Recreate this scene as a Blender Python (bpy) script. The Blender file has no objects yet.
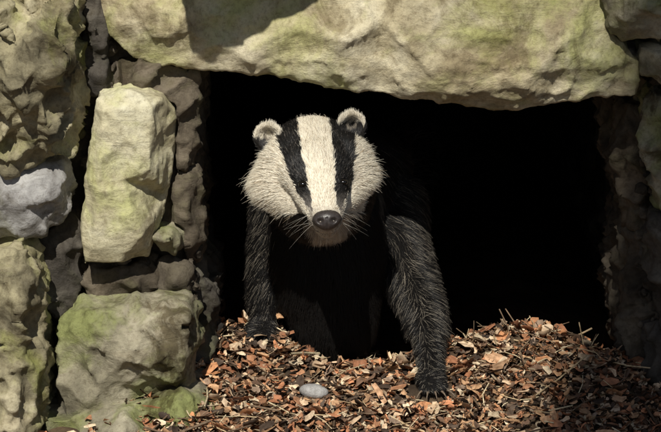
import bpy, math, random, bmesh
import numpy as np
from mathutils import Vector, Matrix, kdtree, Euler
from mathutils.bvhtree import BVHTree
from mathutils.geometry import delaunay_2d_cdt
random.seed(5); rng=np.random.default_rng(7)
sc=bpy.context.scene
S=0.00125; D=3.5; PITCH=math.radians(15)
cp,sp=math.cos(PITCH),math.sin(PITCH)
CAM=np.array([0,-D*cp,D*sp])
def at(px,py,y=0.0):
    X=(px-330.5)*S; Y=(216-py)*S
    d=np.array([X, D*cp+Y*sp, -D*sp+Y*cp]); t=(y-CAM[1])/d[1]
    return CAM+d*t
def front_uv(P):
    P=np.asarray(P)-CAM
    dep=P[:,1]*cp-P[:,2]*sp; up=P[:,1]*sp+P[:,2]*cp
    return 330.5+P[:,0]/dep*D/S, 216-up/dep*D/S
# ---------- camera, light
cam=bpy.data.cameras.new("Camera"); co=bpy.data.objects.new("Camera",cam); sc.collection.objects.link(co)
co.location=CAM; co.rotation_euler=(math.radians(90)-PITCH,0,0)
cam.sensor_width=36; cam.lens=36*D/(661*S); cam.clip_end=500; cam.clip_start=0.05
sc.camera=co
EL,AZ=math.radians(47),math.radians(9)
SUN=Vector((-math.sin(AZ)*math.cos(EL),-math.cos(AZ)*math.cos(EL),math.sin(EL)))
sl=bpy.data.lights.new("sun","SUN"); sl.energy=5.0; sl.angle=math.radians(0.5); sl.color=(1,.96,.87)
so=bpy.data.objects.new("sun",sl); sc.collection.objects.link(so); so.rotation_euler=SUN.to_track_quat('Z','Y').to_euler(); so.location=(-1,-6,8)
w=bpy.data.worlds.new("World"); sc.world=w; w.use_nodes=True
nt=w.node_tree; sky=nt.nodes.new("ShaderNodeTexSky"); sky.sky_type='NISHITA'; sky.sun_disc=False
sky.sun_elevation=EL; sky.sun_rotation=math.pi+AZ
bg=nt.nodes["Background"]; bg.inputs[1].default_value=0.05; nt.links.new(sky.outputs[0],bg.inputs[0])
sc.view_settings.view_transform='Standard'
# ---------- helpers
def vnoise(P,scale,seed=0):
    Q=np.asarray(P)*scale+seed*17.31; I=np.floor(Q).astype(np.int64); F=Q-I; F=F*F*(3-2*F)
    def h(i,j,k):
        n=(i*73856093)^(j*19349663)^(k*83492791)^(seed*2654435)
        n=(n^(n>>13))*1274126177; n=n&0x7fffffff; n=(n^(n>>16))
        return (n%100003)/100003.0
    r=0
    for a in (0,1):
        for b in (0,1):
            for c in (0,1):
                wt=(F[:,0] if a else 1-F[:,0])*(F[:,1] if b else 1-F[:,1])*(F[:,2] if c else 1-F[:,2])
                r=r+wt*h(I[:,0]+a,I[:,1]+b,I[:,2]+c)
    return r*2-1
def empty(name):
    o=bpy.data.objects.new(name,None); sc.collection.objects.link(o); return o
def mkobj(name,verts,faces,mat=None,parent=None,smooth=True):
    m=bpy.data.meshes.new(name); m.from_pydata([tuple(v) for v in verts],[],[tuple(f) for f in faces]); m.update()
    if smooth: m.polygons.foreach_set('use_smooth',[True]*len(m.polygons))
    o=bpy.data.objects.new(name,m); sc.collection.objects.link(o)
    if mat: m.materials.append(mat)
    if parent: o.parent=parent
    return o
def tex(name,kind,scale,**k):
    t=bpy.data.textures.new(name,kind); t.noise_scale=scale
    for a,b in k.items(): setattr(t,a,b)
    return t
T_big=tex("big","CLOUDS",.07,noise_depth=2)
T_ridge=tex("ridge","MUSGRAVE",.04,musgrave_type='RIDGED_MULTIFRACTAL',octaves=5)
T_vor=tex("vor","VORONOI",.05,distance_metric='CHEBYCHEV')
T_fine=tex("fine","CLOUDS",.012,noise_depth=5)
def disp(o,t,s,mid=.5):
    m=o.modifiers.new("d","DISPLACE"); m.texture=t; m.strength=s; m.mid_level=mid; m.texture_coords='LOCAL'
# ---------- materials
def ramp(nt,stops):
    r=nt.nodes.new("ShaderNodeValToRGB"); e=r.color_ramp.elements
    while len(e)<len(stops): e.new(.5)
    for i,(p,c) in enumerate(stops): e[i].position=p; e[i].color=(*c,1) if len(c)==3 else c
    return r
def stone_mat(name,dark,mid,light,lichen,lich_amt=.5,seed=0.0,bump=.7,dirt=.7):
    m=bpy.data.materials.new(name); m.use_nodes=True; nt=m.node_tree; L=nt.links.new
    b=nt.nodes["Principled BSDF"]; b.inputs["Roughness"].default_value=.85; b.inputs["Specular IOR Level"].default_value=.25
    tc=nt.nodes.new("ShaderNodeTexCoord"); mp=nt.nodes.new("ShaderNodeMapping"); mp.inputs[1].default_value=(seed,seed*.7,seed*1.3); L(tc.outputs["Object"],mp.inputs[0])
    def N(sc_,det,ro=.6,dist=0.0,src=None):
        n=nt.nodes.new("ShaderNodeTexNoise"); n.inputs["Scale"].default_value=sc_; n.inputs["Detail"].default_value=det; n.inputs["Roughness"].default_value=ro; n.inputs["Distortion"].default_value=dist; L((src or mp).outputs[0],n.inputs["Vector"]); return n
    def mul(a,r,f):
        x=nt.nodes.new("ShaderNodeMix"); x.data_type='RGBA'; x.blend_type='MULTIPLY'; x.inputs[0].default_value=f; L(a,x.inputs[6]); L(r.outputs[0],x.inputs[7]); return x.outputs[2]
    n1=N(10,8,.62,.4); r1=ramp(nt,[(.36,dark),(.5,mid),(.64,light)]); L(n1.outputs[0],r1.inputs[0])
    n2=N(8,9,.66,.6); r2=ramp(nt,[(.64-.3*lich_amt,(0,0,0)),(.80-.3*lich_amt,(.9,.9,.9))]); L(n2.outputs[0],r2.inputs[0])
    mx=nt.nodes.new("ShaderNodeMix"); mx.data_type='RGBA'; L(r2.outputs[0],mx.inputs[0]); L(r1.outputs[0],mx.inputs[6]); mx.inputs[7].default_value=(*lichen,1)
    n3=N(150,8,.8); r3=ramp(nt,[(.36,(.45,.40,.34)),(.5,(1,1,1)),(.66,(1.2,1.2,1.15))]); L(n3.outputs[0],r3.inputs[0])
    c=mul(mx.outputs[2],r3,.6)
    n4=N(9,9,.72,.7); r4=ramp(nt,[(.38,(.26,.22,.15)),(.47,(1,1,1))]); L(n4.outputs[0],r4.inputs[0]); c=mul(c,r4,dirt)
    ms=nt.nodes.new("ShaderNodeMapping"); ms.inputs[2].default_value=(0,.2,0); ms.inputs[3].default_value=(7,10,20); L(mp.outputs[0],ms.inputs[0])
    n5=N(1,5,.6,1.0,ms); r5=ramp(nt,[(.36,(.5,.45,.38)),(.46,(1,1,1))]); L(n5.outputs[0],r5.inputs[0]); c=mul(c,r5,.4)
    L(c,b.inputs["Base Color"])
    nb=N(60,13,.76); bp=nt.nodes.new("ShaderNodeBump"); bp.inputs["Strength"].default_value=bump; bp.inputs["Distance"].default_value=.006; L(nb.outputs[0],bp.inputs["Height"])
    b2=nt.nodes.new("ShaderNodeBump"); b2.inputs["Strength"].default_value=.45; b2.inputs["Distance"].default_value=.010; L(n5.outputs[0],b2.inputs["Height"]); L(bp.outputs[0],b2.inputs["Normal"])
    L(b2.outputs[0],b.inputs["Normal"])
    return m
M_yel=stone_mat("lichen_stone",(.42,.37,.24),(.60,.55,.37),(.68,.64,.48),(.50,.50,.23),.45,1.1,dirt=.55)
M_lin=stone_mat("lintel_stone_mat",(.34,.28,.17),(.54,.47,.31),(.66,.60,.44),(.42,.42,.17),.6,4.4,dirt=.6)
M_warm=stone_mat("warm_stone",(.16,.14,.09),(.36,.32,.20),(.56,.50,.35),(.30,.31,.10),.55,8.8)
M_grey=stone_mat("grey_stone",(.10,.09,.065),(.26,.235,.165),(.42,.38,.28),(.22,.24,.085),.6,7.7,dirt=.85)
M_pale=stone_mat("pale_stone",(.20,.19,.18),(.36,.35,.34),(.50,.49,.47),(.28,.28,.17),.2,2.7)
M_brown=stone_mat("brown_stone",(.06,.048,.034),(.12,.098,.07),(.20,.165,.12),(.13,.12,.06),.4,6.6)  # brown stone, darkened in colour for the shade on the inner jamb
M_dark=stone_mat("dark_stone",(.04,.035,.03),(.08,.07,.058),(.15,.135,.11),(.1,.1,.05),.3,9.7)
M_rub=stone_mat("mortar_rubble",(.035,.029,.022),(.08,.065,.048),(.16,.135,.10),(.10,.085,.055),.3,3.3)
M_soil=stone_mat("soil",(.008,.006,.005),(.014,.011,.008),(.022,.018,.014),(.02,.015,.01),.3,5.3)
# ---------- stones
wall=empty("stone_wall")
def stone(name,outline,inner,depth,mat,vox=.0032,big=.016,ridge=.006,vor=.006,fine=.0045,sm=3,parent=wall,shift=None):
    P=[at(*p) for p in outline]+[at(*p) for p in inner]; n=len(outline)
    if shift is not None: P=[p+shift for p in P]
    vs2=[Vector((p[0],p[2])) for p in P]
    out=delaunay_2d_cdt(vs2,[(i,(i+1)%n) for i in range(n)],[],1,1e-6)
    ov,of,orig=out[0],out[2],out[3]
    V=[(v.x,P[orig[k][0]][1] if orig[k] else 0,v.y) for k,v in enumerate(ov)]
    F=[tuple(f) for f in of]
    yback=max(p[1] for p in P)+depth
    nb=len(V); V+= [(v[0],yback,v[2]) for v in V[:nb]]
    F+= [tuple(reversed([i+nb for i in f])) for f in of]
    ec=set()
    for f in of:
        for a,b in zip(f,list(f[1:])+[f[0]]): ec.add((a,b))
    for (a,b) in list(ec):
        if (b,a) not in ec: F.append((b,a,a+nb,b+nb))
    o=mkobj(name,V,F,mat,parent)
    bm=bmesh.new(); bm.from_mesh(o.data); bmesh.ops.recalc_face_normals(bm,faces=bm.faces); bm.to_mesh(o.data); bm.free()
    r=o.modifiers.new("r","REMESH"); r.mode='VOXEL'; r.voxel_size=vox; r.use_smooth_shade=True
    s=o.modifiers.new("s","SMOOTH"); s.factor=.5; s.iterations=sm
    disp(o,T_big,big)
    if vor: disp(o,T_vor,vor)
    if ridge: disp(o,T_ridge,ridge)
    disp(o,T_fine,fine)
    return o
stone("pier_stone_top",[(-60,-60,-.07),(40,-60,-.08),(66,-20,-.06),(74,30,-.06),(80,75,-.05),(76,120,-.05),(70,150,-.05),(30,168,-.07),(-60,172,-.07)],[(30,20,-.08),(48,62,-.125),(44,120,-.115),(10,90,-.12),(64,60,-.10),(20,50,-.13),(56,28,-.115),(14,140,-.085)],.14,M_warm,big=.028,ridge=.014)
stone("pier_stone_pale",[(-60,176,-.06),(28,172,-.06),(62,158,-.04),(72,185,-.03),(66,215,-.03),(36,236,-.06),(-60,252,-.06)],[(20,205,-.085),(50,190,-.075)],.13,M_pale,big=.015)
stone("pier_stone_wedge",[(40,238,-.01),(68,214,-.01),(80,225,-.0),(82,262,-.0),(78,300,-.0),(60,330,-.01),(40,300,-.02),(34,262,-.02)],[(60,255,-.02),(58,290,-.02)],.12,M_dark)  # dark material on this stone stands in for the shadow beside the pier
stone("pier_stone_base",[(-60,262,-.10),(10,250,-.11),(30,262,-.10),(40,310,-.09),(42,380,-.09),(40,470,-.10),(-60,470,-.12)],[(15,300,-.14),(20,360,-.125),(10,420,-.15)],.15,M_warm,big=.02,ridge=.01)
stone("pier_stone_corner",[(76,0,.0),(100,-10,.0),(112,30,.01),(106,60,.01),(112,88,.01),(92,96,.01),(84,70,.0),(80,35,.0)],[(95,30,-.02),(98,75,-.01)],.08,M_dark,big=.015)
stone("jamb_block",[(98,100,-.045),(130,91,-.045),(160,100,-.04),(175,110,-.005),(174,150,.005),(166,195,.005),(156,236,-.0),(150,256,-.01),(118,262,-.045),(84,264,-.045),(80,242,-.045),(86,180,-.045)],[(104,108,-.060),(150,110,-.058),(150,170,-.058),(142,237,-.056),(92,250,-.056),(98,180,-.064),(122,180,-.058)],.15,M_yel,vox=.0026,big=.004,ridge=.003,vor=.002,fine=.003,sm=1)
stone("jamb_chip",[(150,236,-.02),(172,228,-.01),(184,236,.0),(182,250,.0),(160,254,-.01)],[(168,240,-.03)],.06,M_grey,big=.006)
stone("jamb_low_block",[(62,318,-.03),(84,304,-.03),(130,298,-.03),(186,300,-.03),(196,312,-.02),(196,352,-.02),(190,386,-.03),(150,398,-.05),(110,412,-.06),(66,425,-.06),(56,390,-.06),(58,350,-.05)],[(95,330,-.075),(150,318,-.07),(186,318,-.07),(184,372,-.075),(100,385,-.07),(135,350,-.09)],.16,M_grey,big=.010,ridge=.007,sm=1)
stone("footing_stone",[(40,470,-.10),(44,420,-.08),(90,418,-.08),(130,402,-.07),(170,386,-.06),(200,392,-.05),(215,415,-.05),(215,470,-.06)],[(120,430,-.13),(180,410,-.09),(175,445,-.11)],.12,M_grey,big=.02)
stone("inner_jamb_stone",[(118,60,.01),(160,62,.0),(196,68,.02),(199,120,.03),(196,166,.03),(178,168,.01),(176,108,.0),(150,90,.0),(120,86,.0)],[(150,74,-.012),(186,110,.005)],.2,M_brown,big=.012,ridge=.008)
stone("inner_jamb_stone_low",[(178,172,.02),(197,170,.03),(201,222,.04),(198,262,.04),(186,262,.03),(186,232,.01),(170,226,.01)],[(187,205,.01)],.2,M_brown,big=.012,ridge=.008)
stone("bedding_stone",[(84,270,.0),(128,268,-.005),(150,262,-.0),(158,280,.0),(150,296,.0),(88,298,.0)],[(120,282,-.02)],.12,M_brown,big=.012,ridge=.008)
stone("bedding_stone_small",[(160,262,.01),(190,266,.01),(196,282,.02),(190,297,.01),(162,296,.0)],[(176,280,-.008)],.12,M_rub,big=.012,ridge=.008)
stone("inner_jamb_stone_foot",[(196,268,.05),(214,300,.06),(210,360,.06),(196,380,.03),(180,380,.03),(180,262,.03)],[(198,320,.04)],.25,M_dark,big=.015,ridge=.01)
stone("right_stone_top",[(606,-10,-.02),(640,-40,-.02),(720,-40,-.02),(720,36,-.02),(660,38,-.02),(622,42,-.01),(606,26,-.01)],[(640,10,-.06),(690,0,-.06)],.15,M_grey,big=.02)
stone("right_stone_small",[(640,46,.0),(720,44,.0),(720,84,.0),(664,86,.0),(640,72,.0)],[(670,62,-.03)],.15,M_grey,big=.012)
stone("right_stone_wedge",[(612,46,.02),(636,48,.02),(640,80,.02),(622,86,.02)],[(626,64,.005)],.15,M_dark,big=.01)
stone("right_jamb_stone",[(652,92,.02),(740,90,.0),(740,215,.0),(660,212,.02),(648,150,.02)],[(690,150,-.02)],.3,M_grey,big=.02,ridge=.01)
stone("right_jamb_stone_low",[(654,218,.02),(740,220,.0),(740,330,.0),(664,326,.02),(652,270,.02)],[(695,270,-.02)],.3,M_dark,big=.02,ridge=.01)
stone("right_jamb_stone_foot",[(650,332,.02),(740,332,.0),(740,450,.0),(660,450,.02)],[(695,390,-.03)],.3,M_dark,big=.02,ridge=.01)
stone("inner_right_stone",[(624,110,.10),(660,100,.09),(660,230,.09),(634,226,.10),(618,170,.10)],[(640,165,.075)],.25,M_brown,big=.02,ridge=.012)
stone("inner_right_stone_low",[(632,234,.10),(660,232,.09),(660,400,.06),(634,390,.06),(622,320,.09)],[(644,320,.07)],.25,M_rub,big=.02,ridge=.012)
stone("stone_lintel",[(96,-4,.0),(200,-40,.0),(345,-60,.0),(560,-60,.0),(604,-20,.0),(612,30,.0),(640,62,.01),(636,96,.01),(604,96,.01),(548,106,.0),(520,109,-.0),(450,104,-.01),(380,94,-.01),(330,86,-.01),(280,76,-.01),(215,69,-.0),(150,64,.0),(122,50,.0),(104,26,.0)],
 [(180,25,-.03),(250,58,-.025),(205,40,-.018),(300,30,-.03),(345,42,-.045),(330,70,-.03),(430,60,-.045),(440,92,-.03),(520,88,-.035),(590,60,-.02),(420,5,-.03),(530,10,-.03),(560,44,-.036),(380,20,-.035)],.32,M_lin,vox=.0034,big=.006,ridge=.004,vor=.003,fine=.004,sm=1,parent=None)
stone("lintel_shadow_stone",[(190,60,-.01),(222,66,-.01),(268,40,-.01),(345,-2,-.01),(350,-80,-.01),(230,-80,-.01),(200,0,-.01)],[(260,-10,-.02)],.20,M_warm,vox=.006,big=.008,ridge=.004,shift=np.array(SUN)*.40)  # unseen stone, added and shaped to cast the diagonal shadow on the lintel
# ---------- backing masonry and chamber
def block(name,x0,x1,y0,y1,z0,z1,mat,vox=.02,parent=wall,amt=.03):
    V=[(x,y,z) for x in (x0,x1) for y in (y0,y1) for z in (z0,z1)]
    F=[(0,1,3,2),(4,6,7,5),(0,4,5,1),(2,3,7,6),(0,2,6,4),(1,5,7,3)]
    o=mkobj(name,V,F,mat,parent)
    r=o.modifiers.new("r","REMESH"); r.mode='VOXEL'; r.voxel_size=vox; r.use_smooth_shade=True
    disp(o,T_big,amt); disp(o,T_ridge,amt*.5); return o
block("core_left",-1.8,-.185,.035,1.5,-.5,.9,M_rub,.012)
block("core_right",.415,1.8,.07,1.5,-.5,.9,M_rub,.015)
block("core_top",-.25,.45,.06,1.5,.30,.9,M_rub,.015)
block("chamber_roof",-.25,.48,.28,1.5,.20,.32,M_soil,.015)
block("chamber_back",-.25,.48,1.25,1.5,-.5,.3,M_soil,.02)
def rough(name,cx,cz,wd,ht,y,mat):
    hw,hh=wd/2,ht/2; j=lambda:random.uniform(-.012,.012)
    pts=[(-hw,-hh),(0,-hh*1.05),(hw,-hh),(hw*1.05,0),(hw,hh),(0,hh*1.04),(-hw,hh),(-hw*1.03,0)]
    V=[];F=[]
    for yy,k in ((y,.86),(y+.03,1),(y+.16,1)):
        V+=[(cx+a*k+j(),yy+j()*.5,cz+b*k+j()) for a,b in pts]
    V.append((cx,y-.015,cz)); n=8
    for i in range(n):
        F.append((24,i,(i+1)%n)) 
        for l in (0,1): F.append((l*n+(i+1)%n,l*n+i,(l+1)*n+i,(l+1)*n+(i+1)%n))
    F.append(tuple(16+i for i in range(n)))
    o=mkobj(name,V,F,mat,wall)
    bm=bmesh.new(); bm.from_mesh(o.data); bmesh.ops.recalc_face_normals(bm,faces=bm.faces); bm.to_mesh(o.data); bm.free()
    r=o.modifiers.new("r","REMESH"); r.mode='VOXEL'; r.voxel_size=.008; r.use_smooth_shade=True
    disp(o,T_big,.02); disp(o,T_ridge,.008)
def course(x0,x1,z0,z1):
    z=z0
    while z<z1-.05:
        h=random.uniform(.11,.18); h=min(h,z1-z); x=x0
        while x<x1-.04:
            wd=min(random.uniform(.14,.34),x1-x)
            rough("wall_stone",x+wd/2,z+h/2,wd-.008,h-.008,random.uniform(-.05,-.01),random.choice([M_grey,M_lin,M_pale,M_warm])); x+=wd
        z+=h
course(-1.8,-.50,-.34,.9); course(.52,1.8,-.34,.9); course(-.50,.52,.37,.9)
def rubble(name,regions,n,mat,rmin,rmax,parent):
    bm=bmesh.new()
    for i in range(n):
        (a,b,c,d,y)=random.choice(regions); p=at(random.uniform(a,c),random.uniform(b,d),y+random.uniform(-.01,.01))
        r=random.uniform(rmin,rmax)*random.uniform(.4,1)
        M=Matrix.Translation(Vector(p))@Matrix.Rotation(random.uniform(0,6.3),4,Vector((random.random(),random.random(),random.random()+.1)).normalized())@Matrix.Diagonal((r,r*random.uniform(.5,.9),r*random.uniform(.4,.8),1))
        bmesh.ops.create_icosphere(bm,subdivisions=1,radius=1,matrix=M)
    me=bpy.data.meshes.new(name); bm.to_mesh(me); bm.free(); me.materials.append(mat)
    o=bpy.data.objects.new(name,me); sc.collection.objects.link(o); o.parent=parent
    s=o.modifiers.new("s","SUBSURF"); s.subdivision_type='SIMPLE'; s.levels=s.render_levels=3
    disp(o,tex("rb","VORONOI",.012),.006); disp(o,T_fine,.004)
    return o
rubble("chinking",[(74,0,112,96,.025),(82,258,196,304,.015),(60,60,100,300,.02),(160,150,196,300,.045),(640,40,661,340,.05)],260,M_rub,.005,.016,wall)
# ---------- ground
def g(x,y):
    x=np.asarray(x,float); y=np.asarray(y,float)
    crest=np.interp(x,[-.3,-.07,-.045,0,.07,.14,.22,.29,.34,.42],[.15,.14,.08,.045,.045,.075,.140,.140,.09,.04])  # crest dips between the legs, shaped so that gap falls into shade
    z=-.23+.25*np.clip(y,-.6,crest)
    z=z-.5*np.clip(y-crest,0,.18)
    P=np.stack([x,y,0*x],-1).reshape(-1,3)
    nz=vnoise(P,9,3).reshape(x.shape)*.010+vnoise(P,28,4).reshape(x.shape)*.006
    return z+nz*np.exp(-np.clip(np.hypot(x,y)-1.5,0,None)*.3)+ .2*vnoise(P,.2,6).reshape(x.shape)*np.clip((np.hypot(x,y)-4)/20,0,1)
t=np.linspace(-1,1,261); ax=1.2*t+58.8*np.sign(t)*np.abs(t)**9
X,Y=np.meshgrid(ax,ax); Z=g(X,Y); n=261
V=np.stack([X,Y,Z],-1).reshape(-1,3); F=[(j*n+i,j*n+i+1,(j+1)*n+i+1,(j+1)*n+i) for j in range(n-1) for i in range(n-1)]
M_ground=stone_mat("forest_floor",(.03,.02,.013),(.07,.048,.03),(.13,.09,.055),(.10,.055,.03),.4,6.1)
mkobj("ground",V,F,M_ground)
# ---------- leaf litter
def vcol_mat(name,rough=.75,spec=.25,attr="col"):
    m=bpy.data.materials.new(name); m.use_nodes=True; nt=m.node_tree; b=nt.nodes["Principled BSDF"]
    a=nt.nodes.new("ShaderNodeAttribute"); a.attribute_name=attr
    tc=nt.nodes.new("ShaderNodeTexCoord"); nn=nt.nodes.new("ShaderNodeTexNoise"); nn.inputs["Scale"].default_value=180; nn.inputs["Detail"].default_value=5; nt.links.new(tc.outputs["Object"],nn.inputs["Vector"])
    r=ramp(nt,[(.3,(.55,.5,.45)),(.6,(1.1,1.1,1.1))]); nt.links.new(nn.outputs[0],r.inputs[0])
    x=nt.nodes.new("ShaderNodeMix"); x.data_type='RGBA'; x.blend_type='MULTIPLY'; x.inputs[0].default_value=1
    nt.links.new(a.outputs["Color"],x.inputs[6]); nt.links.new(r.outputs[0],x.inputs[7]); nt.links.new(x.outputs[2],b.inputs["Base Color"])
    b.inputs["Roughness"].default_value=rough; b.inputs["Specular IOR Level"].default_value=spec
    return m
PAL=np.array([(.48,.29,.16),(.34,.17,.09),(.60,.43,.28),(.16,.095,.06),(.06,.04,.028),(.50,.22,.11),(.64,.52,.36),(.32,.23,.165),(.10,.07,.05)])
PW=np.array([.16,.16,.12,.14,.12,.09,.08,.07,.06])
PAWS=[(at(431,383,.0),.030),(at(262,330,.135),.022)]
VV=[];FF=[];CC=[];off=0
def place(n,xr,yr):
    x=rng.uniform(*xr,n); y=rng.uniform(*yr,n)
    for c,r in PAWS:
        k=np.hypot(x-c[0],(y-c[1]+.012))<r; y=np.where(k,y-.065,y)
    return x,y
def sheets(n,lmin,lmax,asp,xr,yr,hmax,tilt,pal,pw,curl=.5):
    global off
    x,y=place(n,xr,yr); z=g(x,y)+rng.uniform(0,hmax,n)
    L=rng.uniform(lmin,lmax,n); W=L*rng.uniform(asp[0],asp[1],n)
    nrm=np.stack([rng.normal(0,tilt,n),rng.normal(0,tilt,n),np.ones(n)],-1); nrm/=np.linalg.norm(nrm,axis=1)[:,None]
    a=rng.uniform(0,6.283,n); t=np.stack([np.cos(a),np.sin(a),0*a],-1); t-=nrm*(t*nrm).sum(1)[:,None]; t/=np.linalg.norm(t,axis=1)[:,None]
    b=np.cross(nrm,t)
    c=rng.normal(0,curl,n).clip(-.9,.9); c2=rng.normal(0,curl,n).clip(-.9,.9)
    us=[-.5,-.2,.15,.5]
    C=np.stack([x,y,z],-1); base=pal[rng.choice(len(pal),n,p=pw/pw.sum())]*rng.uniform(.65,1.3,n)[:,None]
    for i,u in enumerate(us):
        k=[rng.uniform(.1,.8,n),rng.uniform(.7,1.1,n),rng.uniform(.6,1.1,n),rng.uniform(.05,.6,n)][i]; sh=rng.normal(0,.12,n)
        for s_ in (-.5,0,.5):
            jit=rng.uniform(.6,1.3,n)
            q=C+t*(u*L)[:,None]+b*((s_*k*jit+sh)*W)[:,None]+nrm*((u*u*c*L*1.2)+(abs(s_)*c2*W*.9))[:,None]
            VV.append(q); CC.append(base*(0.85 if s_==0 else 1))
    idx=np.arange(n)
    for i in range(3):
        for j in range(2):
            a0=off+(i*3+j)*n+idx; a1=off+(i*3+j+1)*n+idx; a2=off+((i+1)*3+j+1)*n+idx; a3=off+((i+1)*3+j)*n+idx
            FF.append(np.stack([a0,a1,a2,a3],-1))
    off+=12*n
def twigs(n,lmin,lmax,r0,r1,xr,yr,hmax,tilt,pal):
    global off
    x,y=place(n,xr,yr); z=g(x,y)+rng.uniform(.002,hmax,n)
    L=rng.uniform(lmin,lmax,n); R=rng.uniform(r0,r1,n); a=rng.uniform(0,6.283,n); e=rng.normal(0,tilt,n)
    d=np.stack([np.cos(a)*np.cos(e),np.sin(a)*np.cos(e),np.sin(e)],-1); sd=np.cross(d,[0,0,1.]); sd/=np.linalg.norm(sd,axis=1)[:,None]; up=np.cross(sd,d)
    C=np.stack([x,y,z],-1); base=pal[rng.integers(0,len(pal),n)]*rng.uniform(.7,1.2,n)[:,None]; bend=rng.normal(0,.35,n)
    for u in (-.5,0,.5):
        for k in range(4):
            an=k*math.pi/2
            VV.append(C+d*(u*L)[:,None]+sd*((u*u*bend*L)+R*math.cos(an))[:,None]+up*(R*math.sin(an))[:,None]); CC.append(base)
    idx=np.arange(n)
    for i in range(2):
        for k in range(4):
            FF.append(np.stack([off+(i*4+k)*n+idx,off+(i*4+(k+1)%4)*n+idx,off+((i+1)*4+(k+1)%4)*n+idx,off+((i+1)*4+k)*n+idx],-1))
    off+=12*n
A=((-.30,.62),(-.35,.36))
sheets(20000,.004,.014,(.4,.95),*A,.014,.6,PAL,PW)
sheets(5500,.010,.022,(.3,.8),*A,.018,.5,PAL,PW)
sheets(650,.018,.034,(.4,.8),*A,.020,.45,np.array([(.52,.25,.12),(.56,.34,.2),(.38,.17,.09),(.58,.44,.30)]),np.ones(4),.4)
STR=np.array([(.62,.52,.34),(.46,.35,.21),(.2,.14,.09),(.12,.08,.05)])
twigs(1500,.010,.035,.0004,.0010,*A,.02,.3,STR)
twigs(130,.04,.10,.0008,.0020,*A,.022,.25,STR)
twigs(60,.03,.06,.0005,.0010,(.12,.36),(.08,.17),.02,.6,STR)
sheets(9000,.012,.035,(.3,.7),(-1.8,1.8),(-1.6,-.1),.012,.4,PAL,PW)
V=np.concatenate(VV); F=np.concatenate(FF); C=np.concatenate(CC)
me=bpy.data.meshes.new("leaf_litter"); me.vertices.add(len(V)); me.vertices.foreach_set('co',V.ravel())
me.loops.add(F.size); me.loops.foreach_set('vertex_index',F.ravel().astype(np.int32)); me.polygons.add(len(F)); me.polygons.foreach_set('loop_start',np.arange(0,F.size,4,dtype=np.int32))
me.update(calc_edges=True)
ca=me.color_attributes.new("col","FLOAT_COLOR","POINT"); ca.data.foreach_set('color',np.c_[np.clip(C,0,1),np.ones(len(C))].ravel())
me.materials.append(vcol_mat("dead_leaves")); lo=bpy.data.objects.new("leaf_litter",me); sc.collection.objects.link(lo)
bm=bmesh.new(); pc=at(314,381,-.02); bmesh.ops.create_icosphere(bm,subdivisions=4,radius=1,matrix=Matrix.Translation(Vector((pc[0],pc[1],float(g(pc[0],pc[1]))+.014)))@Euler((0,.15,.2)).to_matrix().to_4x4()@Matrix.Diagonal((.019,.014,.010,1)))
me=bpy.data.meshes.new("pebble"); bm.to_mesh(me); bm.free(); me.materials.append(M_pale); me.polygons.foreach_set('use_smooth',[True]*len(me.polygons))
pb=bpy.data.objects.new("pebble",me); sc.collection.objects.link(pb); disp(pb,T_vor,.004); disp(pb,T_fine,.002)
# ---------- unseen tree, added behind the viewer so its trunk shades the wall's right side
shadow_tree=empty("shadow_tree")
ty=-6.2; k=(0-ty)/(math.cos(AZ)*math.cos(EL)); zc=k*math.sin(EL); xo=-k*math.sin(AZ)*math.cos(EL)
def tube(name,pts,mat,parent,seg=14):
    V=[];F=[]
    for i,(p,r) in enumerate(pts):
        q=np.array(pts[min(i+1,len(pts)-1)][0])-np.array(pts[max(i-1,0)][0]); q=Vector(q).normalized(); a=q.orthogonal().normalized(); b=q.cross(a)
        for s_ in range(seg):
            an=6.2832*s_/seg; rr=r*(1+.08*math.sin(an*5+i*.7)+random.uniform(-.03,.03)); v=Vector(p)+a*math.cos(an)*rr+b*math.sin(an)*rr; V.append(v)
    for i in range(len(pts)-1):
        for s_ in range(seg): F.append((i*seg+s_,i*seg+(s_+1)%seg,(i+1)*seg+(s_+1)%seg,(i+1)*seg+s_))
    return mkobj(name,V,F,mat,parent)
M_bark=stone_mat("bark",(.03,.022,.016),(.07,.052,.038),(.12,.10,.075),(.08,.09,.04),.3,2.2,1)
def trunk_x(z): return xo+.625+.14*(z-zc)
zs=np.linspace(-.4,10,26)
tube("trunk",[((trunk_x(z) if z>4.2 else trunk_x(4.2)+(z-4.2)*.04,ty,z),.34*(1-.04*max(z,0))+.1*math.exp(-(z+.4)*2)+.03) for z in zs],M_bark,shadow_tree,20)
cl_c=[]
for i in range(9):
    z0=random.uniform(8.0,9.6); an=random.uniform(0,6.28); L=random.uniform(1.2,2.2); b0=np.array([trunk_x(z0),ty,z0]); dv=np.array([math.cos(an),math.sin(an),.55])
    pts=[(b0+dv*L*t+np.array([0,0,.2*math.sin(t*3)]),.09*(1-.85*t)) for t in np.linspace(0,1,7)]
    tube("limb",pts,M_bark,shadow_tree,8)
    for t in (.5,.7,.85,1): cl_c.append(b0+dv*L*t)
cl_c.append(np.array([trunk_x(10),ty,10.1]))
nl=14000; cc_=np.array(cl_c)[rng.integers(0,len(cl_c),nl)]+rng.normal(0,.32,(nl,3)); cc_[:,2]=np.maximum(cc_[:,2],8.0+.15*rng.normal(0,1,nl))
u_=rng.normal(0,1,(nl,3)); u_/=np.linalg.norm(u_,axis=1)[:,None]; v_=np.cross(u_,rng.normal(0,1,(nl,3))); v_/=np.linalg.norm(v_,axis=1)[:,None]
V=np.concatenate([cc_-u_*.05,cc_+v_*.025,cc_+u_*.05,cc_-v_*.025]); i_=np.arange(nl); F=np.stack([i_,i_+nl,i_+2*nl,i_+3*nl],-1).tolist()
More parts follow.
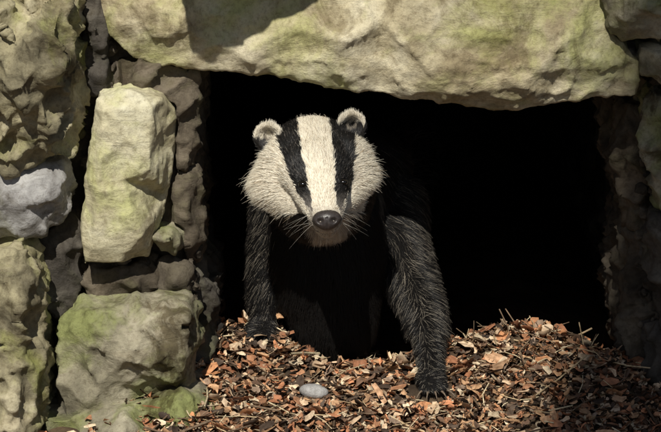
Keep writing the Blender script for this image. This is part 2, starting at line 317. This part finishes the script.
mkobj("foliage",V,F,stone_mat("leaf_green",(.03,.06,.015),(.05,.10,.025),(.08,.13,.035),(.07,.1,.02),.3,1.2),shadow_tree,False)
# ---------- badger
badger=empty("badger")
def chain(pts):
    out=[]
    for a,b in zip(pts[:-1],pts[1:]):
        pa,pb=at(*a[:3]),at(*b[:3]); ra,rb=a[3]*S,b[3]*S
        k=max(2,int(np.linalg.norm(pb-pa)/(.35*min(ra,rb)))+1)
        for i in range(k+1):
            t=i/k; out.append((pa*(1-t)+pb*t,(ra*(1-t)+rb*t,)*3,None))
    return out
def ball(px,py,y,rx,ry,rz,rot=None): return [(at(px,py,y),(rx*S,ry*S,rz*S),rot)]
def blobmesh(name,blobs,vox,sm):
    bm=bmesh.new()
    for c,r,rot in blobs:
        R=rot.to_matrix().to_4x4() if rot else Matrix()
        bmesh.ops.create_icosphere(bm,subdivisions=3,radius=1,matrix=Matrix.Translation(Vector(c))@R@Matrix.Diagonal((*r,1)))
    me=bpy.data.meshes.new(name); bm.to_mesh(me); bm.free()
    o=bpy.data.objects.new(name,me); sc.collection.objects.link(o)
    r=o.modifiers.new("r","REMESH"); r.mode='VOXEL'; r.voxel_size=vox; r.use_smooth_shade=True
    s=o.modifiers.new("s","SMOOTH"); s.factor=.5; s.iterations=sm
    dg=bpy.context.evaluated_depsgraph_get(); ev=o.evaluated_get(dg); m2=bpy.data.meshes.new_from_object(ev)
    o.modifiers.clear(); o.data=m2; o.parent=badger
    return o
HY=-.055
head=[]
head+=ball(313,153,.060+HY,46,52,35)
head+=ball(316,168,.025+HY,39,42,34)
head+=chain([(317,172,.010+HY,33),(321,190,-.014+HY,27),(324,204,-.040+HY,21.5),(326,214,-.058+HY,17),(327,219,-.067+HY,14.5)])
head+=chain([(322,205,.0+HY,22),(326,223,-.038+HY,13.5),(327,229,-.053+HY,9.5)])
head+=chain([(290,162,.038+HY,26),(278,183,.040+HY,24),(290,196,.036+HY,22),(305,202,.018+HY,20)])
head+=chain([(342,158,.038+HY,26),(353,176,.040+HY,23),(346,190,.036+HY,21),(334,200,.018+HY,20)])
head+=chain([(313,165,.08+HY,44),(320,190,.13+HY,54),(324,200,.15,54)])
head+=ball(299,173,.004+HY,10,9,6)+ball(341,172,.004+HY,10,9,6)
headobj=blobmesh("head",head,.0026,14)
def ear(name,px,py,roll):
    bm=bmesh.new(); bmesh.ops.create_icosphere(bm,subdivisions=4,radius=1)
    for v in bm.verts:
        r2=v.co.x**2+v.co.z**2
        if v.co.y<0: v.co.y=-v.co.y*.2+ .55*max(0,1-r2*1.15)+(-.35*(r2))
        v.co.y+=.25*r2*-1
    me=bpy.data.meshes.new(name)
    bmesh.ops.transform(bm,matrix=Matrix.Translation(Vector(at(px,py,.048+HY)))@Euler((math.radians(-12),roll,0)).to_matrix().to_4x4()@Matrix.Diagonal((12.5*S,8*S,13*S,1)),verts=bm.verts)
    bmesh.ops.recalc_face_normals(bm,faces=bm.faces)
    bm.to_mesh(me); bm.free(); me.polygons.foreach_set('use_smooth',[True]*len(me.polygons))
    o=bpy.data.objects.new(name,me); sc.collection.objects.link(o); o.parent=badger; return o
EARS=((269,138),(351,127))
earL=ear("ear_left",*EARS[0],math.radians(-32)); earR=ear("ear_right",*EARS[1],math.radians(24))
body=[]
body+=chain([(322,185,.10,46),(330,195,.19,58),(340,184,.30,70),(347,162,.47,70),(352,142,.66,66),(354,128,.83,50),(354,132,.93,24)])
body+=chain([(325,212,.13,56),(327,248,.145,60),(329,285,.15,54),(332,318,.15,46)])
body+=ball(385,215,.27,42,45,52)
body+=chain([(376,212,.25,42),(394,245,.20,34),(411,280,.15,25),(424,312,.10,19.5),(430,345,.055,15),(431,368,.022,13.5),(431,378,.010,13)])
body+=chain([(292,210,.20,42),(280,250,.18,32),(270,288,.16,22),(264,315,.15,15),(262,326,.14,12)])
for hx,gy in ((290,.72),(405,.76)):
    X0=(hx-330.5)*S
    for t in np.linspace(0,1,14): body.append((np.array([X0,gy-.06*math.sin(t*3.1)+.02*t,-.10-.16*t]),(.05*(1-t)+.02,)*3,None))
    body.append((np.array([X0,gy-.03,-.275]),(.024,.045,.014),None))
def paw(c,yaw,toes):
    c=np.array(c)
    o=[(c,(.021,.026,.014),None)]
    for k in range(5):
        a=yaw+math.radians((k-2)*17); d=np.array([math.sin(a),-math.cos(a),0])
        for t in (.018,.023,.026): o.append((c+d*t+np.array([0,0,-.004-.12*(t-.022)]),(.0068,.0068,.0062),None))
        toes.append((c+d*.030+np.array([0,0,-.006]),d))
    return o
toes=[]
pr=at(431,380,.0); pl=at(262,329,.135)
body+=paw(pr,math.radians(8),toes)+paw(pl,math.radians(-12),toes)
bodyobj=blobmesh("body",body,.0045,8)
WHITE=np.array([.88,.81,.67]); BLACK=np.array([.010,.009,.0085])
def facecol(P):
    u,v=front_uv(P); nz=vnoise(P,120,2)*2.2+vnoise(P,400,5)*1.5
    cx=313+(v-115)*14/106; dx=u-cx; ad=np.abs(dx)+nz*.8
    inner=np.interp(v,[100,115,150,183,205,215],[15,16,16,13,12.5,13]); outer=np.interp(v,[100,120,150,175,190,200,210],[42,40,36,31,26,21,15])
    c=np.where(((ad>inner)&(ad<outer)&(v<211))[:,None],BLACK,WHITE)
    fade=np.clip((v-192)/16,0,1)*((ad>inner)&(ad<outer+2)); c=c*(1-.6*fade[:,None])+np.array([.28,.25,.22])*.6*fade[:,None]
    low=(v+nz>np.interp(np.abs(dx),[0,13,19,45,75],[260,260,214,213,202]))|(P[:,1]>.095+HY)
    c=np.where(low[:,None],BLACK*.7,c)
    muz=np.clip((v-203)/12,0,1)*(ad<16)*.45
    return c*(1-muz[:,None])+np.array([.26,.22,.18])*muz[:,None]
def facehair(P):
    c=facecol(P); r=rng.random(len(P))[:,None]; br=(c[:,:1]>.3)
    c=np.where(br&(r<.13),c*np.array([.55,.48,.40]),c); return np.where((~br)&(r<.05),np.array([.16,.14,.12]),c)
def bodycol(P): return np.tile(BLACK,(len(P),1))
def earcol(ctr,th):
    def f(P):
        d=(P-ctr); rr=np.hypot(d[:,0],d[:,2]); c=np.where((d[:,2]>th+vnoise(P,200,1)*.003)[:,None],WHITE*.95,BLACK*3)
        return np.where(((rr<.008)&(d[:,1]<.006))[:,None],np.array([.30,.26,.21]),c)
    return f
def paint(o,f,mat):
    m=o.data; co_=np.empty(len(m.vertices)*3); m.vertices.foreach_get('co',co_); P=co_.reshape(-1,3); c=f(P)*.6
    a=m.color_attributes.new("col","FLOAT_COLOR","POINT"); a.data.foreach_set('color',np.c_[c,np.ones(len(c))].ravel()); m.materials.clear(); m.materials.append(mat)
    m.polygons.foreach_set('use_smooth',[True]*len(m.polygons))
M_skin=vcol_mat("badger_skin",.8,.1)
ec={earL.name:earcol(at(*EARS[0],.048+HY),-.004),earR.name:earcol(at(*EARS[1],.048+HY),.002)}
paint(headobj,facecol,M_skin); paint(bodyobj,bodycol,M_skin); paint(earL,ec[earL.name],M_skin); paint(earR,ec[earR.name],M_skin)
def fur_mat(nm,spec):
    m=bpy.data.materials.new(nm); m.use_nodes=True; nt=m.node_tree; b=nt.nodes["Principled BSDF"]
    a=nt.nodes.new("ShaderNodeAttribute"); a.attribute_name="fur_col"; nt.links.new(a.outputs["Color"],b.inputs["Base Color"])
    b.inputs["Roughness"].default_value=.42; b.inputs["Specular IOR Level"].default_value=spec; return m
M_fur=fur_mat("badger_face_fur",.5); M_furb=fur_mat("badger_body_fur",.3)
NOSE=at(327,221,-.075+HY)
def fur(name,o,N,colf,lenf,dirf,lift,rad,K=5,clump=.5,nclump=None,mask=None,mat=None):
    m=o.data; m.calc_loop_triangles(); nt_=len(m.loop_triangles)
    tv=np.empty(nt_*3,np.int32); m.loop_triangles.foreach_get('vertices',tv); tv=tv.reshape(-1,3)
    co_=np.empty(len(m.vertices)*3); m.vertices.foreach_get('co',co_); co_=co_.reshape(-1,3)
    nn=np.empty(len(m.vertices)*3,np.float32); m.vertex_normals.foreach_get('vector',nn); nn=nn.reshape(-1,3)
    A_=co_[tv[:,0]];B_=co_[tv[:,1]];C_=co_[tv[:,2]]; ar=np.linalg.norm(np.cross(B_-A_,C_-A_),axis=1)
    if mask is not None: ar=ar*mask((A_+B_+C_)/3)
    ti=rng.choice(nt_,N,p=ar/ar.sum()); r1=np.sqrt(rng.random(N)); r2=rng.random(N); w0,w1,w2=1-r1,r1*(1-r2),r1*r2
    P=A_[ti]*w0[:,None]+B_[ti]*w1[:,None]+C_[ti]*w2[:,None]
    n=nn[tv[ti,0]]*w0[:,None]+nn[tv[ti,1]]*w1[:,None]+nn[tv[ti,2]]*w2[:,None]; n/=np.linalg.norm(n,axis=1)[:,None]
    L=lenf(P,n)*rng.uniform(.6,1.2,N); d=dirf(P,n)
    d=d+.22*np.stack([vnoise(P,45,11),vnoise(P,45,12),vnoise(P,45,13)],-1)+rng.normal(0,.16,(N,3))
    d-=n*(d*n).sum(1)[:,None]; d/=np.linalg.norm(d,axis=1)[:,None]+1e-9
    lf=lift(P) if callable(lift) else np.full(N,lift); lf=lf*rng.uniform(.6,1.4,N)
    pts=np.zeros((N,K,3)); pts[:,0]=P; cur=P.copy()
    for k in range(1,K):
        t=k/(K-1); v_=n*(lf*(1.25-.8*t))[:,None]+d+np.array([0,0,-.25*t])*(L/.03).clip(0,1.2)[:,None]
        v_/=np.linalg.norm(v_,axis=1)[:,None]; cur=cur+v_*(L/(K-1))[:,None]; pts[:,k]=cur
    if clump>0:
        G=nclump or max(50,N//10); gi=rng.choice(N,G,replace=False); kd=kdtree.KDTree(G)
        for i,j in enumerate(gi): kd.insert(Vector(P[j]),i)
        kd.balance(); near=np.array([kd.find(Vector(p))[1] for p in P]); gp=pts[gi[near]]
        ok=(np.linalg.norm(gp[:,0]-P,axis=1)<L*.8)*rng.uniform(.2,1.2,N)
        for k in range(1,K):
            t=((k/(K-1))**1.3*clump*ok).clip(0,.9); pts[:,k]=pts[:,k]*(1-t[:,None])+gp[:,k]*t[:,None]
    col=colf(P)*rng.uniform(.8,1.08,N)[:,None]
    cu=bpy.data.hair_curves.new(name); cu.add_curves([K]*N)
    cu.attributes['position'].data.foreach_set('vector',pts.ravel().astype(np.float32))
    ra=cu.attributes.get('radius') or cu.attributes.new('radius','FLOAT','POINT')
    prof=np.linspace(1,.2,K); ra.data.foreach_set('value',(np.outer(rng.uniform(.7,1.2,N)*rad,prof)).ravel().astype(np.float32))
    fa=cu.attributes.new('fur_col','FLOAT_COLOR','POINT'); cc=np.ones((N,K,4)); cc[:,:,:3]=np.clip(col[:,None,:]*np.linspace(.85,1.12,K)[None,:,None],0,.95); fa.data.foreach_set('color',cc.ravel().astype(np.float32))
    cu.materials.append(mat or M_fur); ob=bpy.data.objects.new(name,cu); sc.collection.objects.link(ob); ob.parent=badger
def hlen(P,n):
    u,v=front_uv(P); cx=313+(v-115)*14/106; a=np.abs(u-cx)
    L=np.interp(v,[110,150,172,186,205,218],[.010,.009,.006,.004,.0035,.0025]); L=L+np.clip((a-34)/26,0,1)*.019*np.interp(v,[120,150,215],[.1,1,1])
    return np.where((v>212)&(P[:,1]>-.02+HY),.016,L)
def hdir(P,n):
    d=P-NOSE; d/=np.linalg.norm(d,axis=1)[:,None]; u,v=front_uv(P); s_=np.clip((np.abs(u-318)-30)/30,0,1)
    return d+np.stack([np.sign(u-318)*s_*.5,0*s_,-.7*s_],-1)
bvh=BVHTree.FromObject(headobj,bpy.context.evaluated_depsgraph_get())
def hit(px,py):
    d=(Vector(at(px,py,0))-Vector(CAM)).normalized(); return np.array(bvh.ray_cast(Vector(CAM),d)[0]),d
EY=[]
for q in ((303,184),(343,182)):
    h,d=hit(*q); EY.append(h+np.array(d)*.0010)
def nosemask(P): return (np.linalg.norm((P-NOSE)/np.array([1.1,1.0,.8]),axis=1)>.0155).astype(float)
def hmask(P):
    k=nosemask(P)*(P[:,1]<.13)
    for e in EY: k=k*(np.linalg.norm((P-e)*np.array([1,.7,1.6]),axis=1)>.0068)
    return k
fur("head_fur",headobj,95000,facehair,hlen,hdir,.28,.00026,mask=hmask,clump=.45,nclump=7000)
fur("head_guard_hair",headobj,4000,facehair,lambda P,n:hlen(P,n)*1.3,hdir,.5,.0002,mask=hmask,clump=0)
for o in (earL,earR):
    fur(o.name+"_fur",o,6000,ec[o.name],lambda P,n:np.full(len(P),.008),lambda P,n:np.tile([0,0.2,1.0],(len(P),1)),.5,.00022,clump=.2,nclump=500)
def blen(P,n):
    u,v=front_uv(P); L=np.where(P[:,1]<.25,.022,.032)
    L=np.where((v>330)&(P[:,1]<.1),.012,L); L=np.where((v>370)&(P[:,1]<.1),.006,L); return np.where((v>305)&(u<300)&(P[:,1]<.2),.010,L)
def bdir(P,n):
    d=np.tile([0.0,.35,-1.0],(len(P),1)); d[:,0]+=np.where(P[:,0]>.05,.4,0)+np.where(P[:,0]<-.05,-.35,0); b=np.clip((P[:,1]-.25)/.1,0,1)[:,None]; return d*(1-b)+np.array([0,1,-.3])*b
def bcolh(P):
    c=bodycol(P); r=rng.random(len(P))[:,None]; k=(np.clip((P[:,0]-.06)/.05,0,1)+.7*np.clip((-.066-P[:,0])/.02,0,1))[:,None]
    gr=rng.uniform(.4,1.6,(len(P),1))*np.array([.20,.175,.14])  # grey hairs on the outer legs stand in for lit highlights
    return np.where(r<.22*k,gr,c)
fur("body_fur",bodyobj,110000,bcolh,blen,bdir,.34,.00024,clump=.5,mask=lambda P:np.where(P[:,1]<.3,1,.2),nclump=8000,mat=M_furb)
def simple(name,c,rough):
    m=bpy.data.materials.new(name); m.use_nodes=True; nt=m.node_tree; b=nt.nodes["Principled BSDF"]
    nn=nt.nodes.new("ShaderNodeTexNoise"); nn.inputs["Scale"].default_value=400; tc=nt.nodes.new("ShaderNodeTexCoord"); nt.links.new(tc.outputs["Object"],nn.inputs["Vector"])
    r=ramp(nt,[(.35,tuple(x*.7 for x in c)),(.65,tuple(min(1,x*1.2) for x in c))]); nt.links.new(nn.outputs[0],r.inputs[0]); nt.links.new(r.outputs[0],b.inputs["Base Color"])
    bp=nt.nodes.new("ShaderNodeBump"); bp.inputs["Strength"].default_value=.3*(rough>.2); bp.inputs["Distance"].default_value=.001; nt.links.new(nn.outputs[0],bp.inputs["Height"]); nt.links.new(bp.outputs[0],b.inputs["Normal"])
    b.inputs["Roughness"].default_value=rough; return m
M_eye=simple("eye_gloss",(.006,.005,.004),.08); M_nose=simple("nose_leather",(.035,.028,.026),.42); M_claw=simple("claw_horn",(.16,.12,.085),.5); M_wh=simple("whisker",(.6,.57,.5),.4)
for e in EY:
    bm=bmesh.new(); bmesh.ops.create_icosphere(bm,subdivisions=4,radius=1,matrix=Matrix.Translation(Vector(e))@Matrix.Diagonal((.0058,.005,.0038,1)))
    me=bpy.data.meshes.new("eye"); bm.to_mesh(me); bm.free(); me.polygons.foreach_set('use_smooth',[True]*len(me.polygons)); me.materials.append(M_eye)
    o=bpy.data.objects.new("eye",me); sc.collection.objects.link(o); o.parent=badger
bm=bmesh.new(); bmesh.ops.create_icosphere(bm,subdivisions=5,radius=1)
for v in bm.verts:
    x,y,z=v.co
    w_=1.0-.28*max(0,-z); v.co.x*=w_
    for s_ in (-1,1):
        d=math.hypot((x-s_*.46)/.9,(z+.12)); 
        if y<0: v.co.y+=.45*math.exp(-(d/.2)**2)
    if y<0 and z<.2: v.co.y+=.12*math.exp(-(x/.07)**2)
bmesh.ops.transform(bm,matrix=Matrix.Translation(Vector(at(327,220,-.0765+HY)))@Euler((math.radians(-18),math.radians(-4),0)).to_matrix().to_4x4()@Matrix.Diagonal((.0180,.012,.0130,1)),verts=bm.verts)
me=bpy.data.meshes.new("nose"); bm.to_mesh(me); bm.free(); me.polygons.foreach_set('use_smooth',[True]*len(me.polygons)); me.materials.append(M_nose)
o=bpy.data.objects.new("nose",me); sc.collection.objects.link(o); o.parent=badger
def strands(name,lines,rad,mat):
    cu=bpy.data.curves.new(name,'CURVE'); cu.dimensions='3D'; cu.bevel_depth=rad; cu.bevel_resolution=1
    for l in lines:
        s_=cu.splines.new('POLY'); s_.points.add(len(l)-1)
        for i,p in enumerate(l): s_.points[i].co=(*p,1); s_.points[i].radius=1-.8*i/(len(l)-1)
    cu.materials.append(mat); ob=bpy.data.objects.new(name,cu); sc.collection.objects.link(ob); ob.parent=badger
wl=[]
for s_ in (-1,1):
    for i in range(7):
        r=at(327+s_*random.uniform(8,13),random.uniform(208,222),-.062+HY); L=random.uniform(.025,.045); e=random.uniform(-.7,.35)
        dv=np.array([s_*math.cos(e),random.uniform(-.3,.3),math.sin(e)]); wl.append([r+dv*L*t+np.array([0,0.02,-.012])*t*t for t in np.linspace(0,1,7)])
strands("whiskers",wl,.00014,M_wh)
cl=[]
for c,d in toes: cl.append([c+d*L+np.array([0,0,-.5*L*L/.02]) for L in np.linspace(-.004,.014,6)])
strands("claws",cl,.0020,M_claw)
strands("mouth",[[at(317+20*t,231+3*math.sin(t*3.14),-.0665+HY+.012*(2*t-1)**2) for t in np.linspace(0,1,9)]],.0006,M_nose)
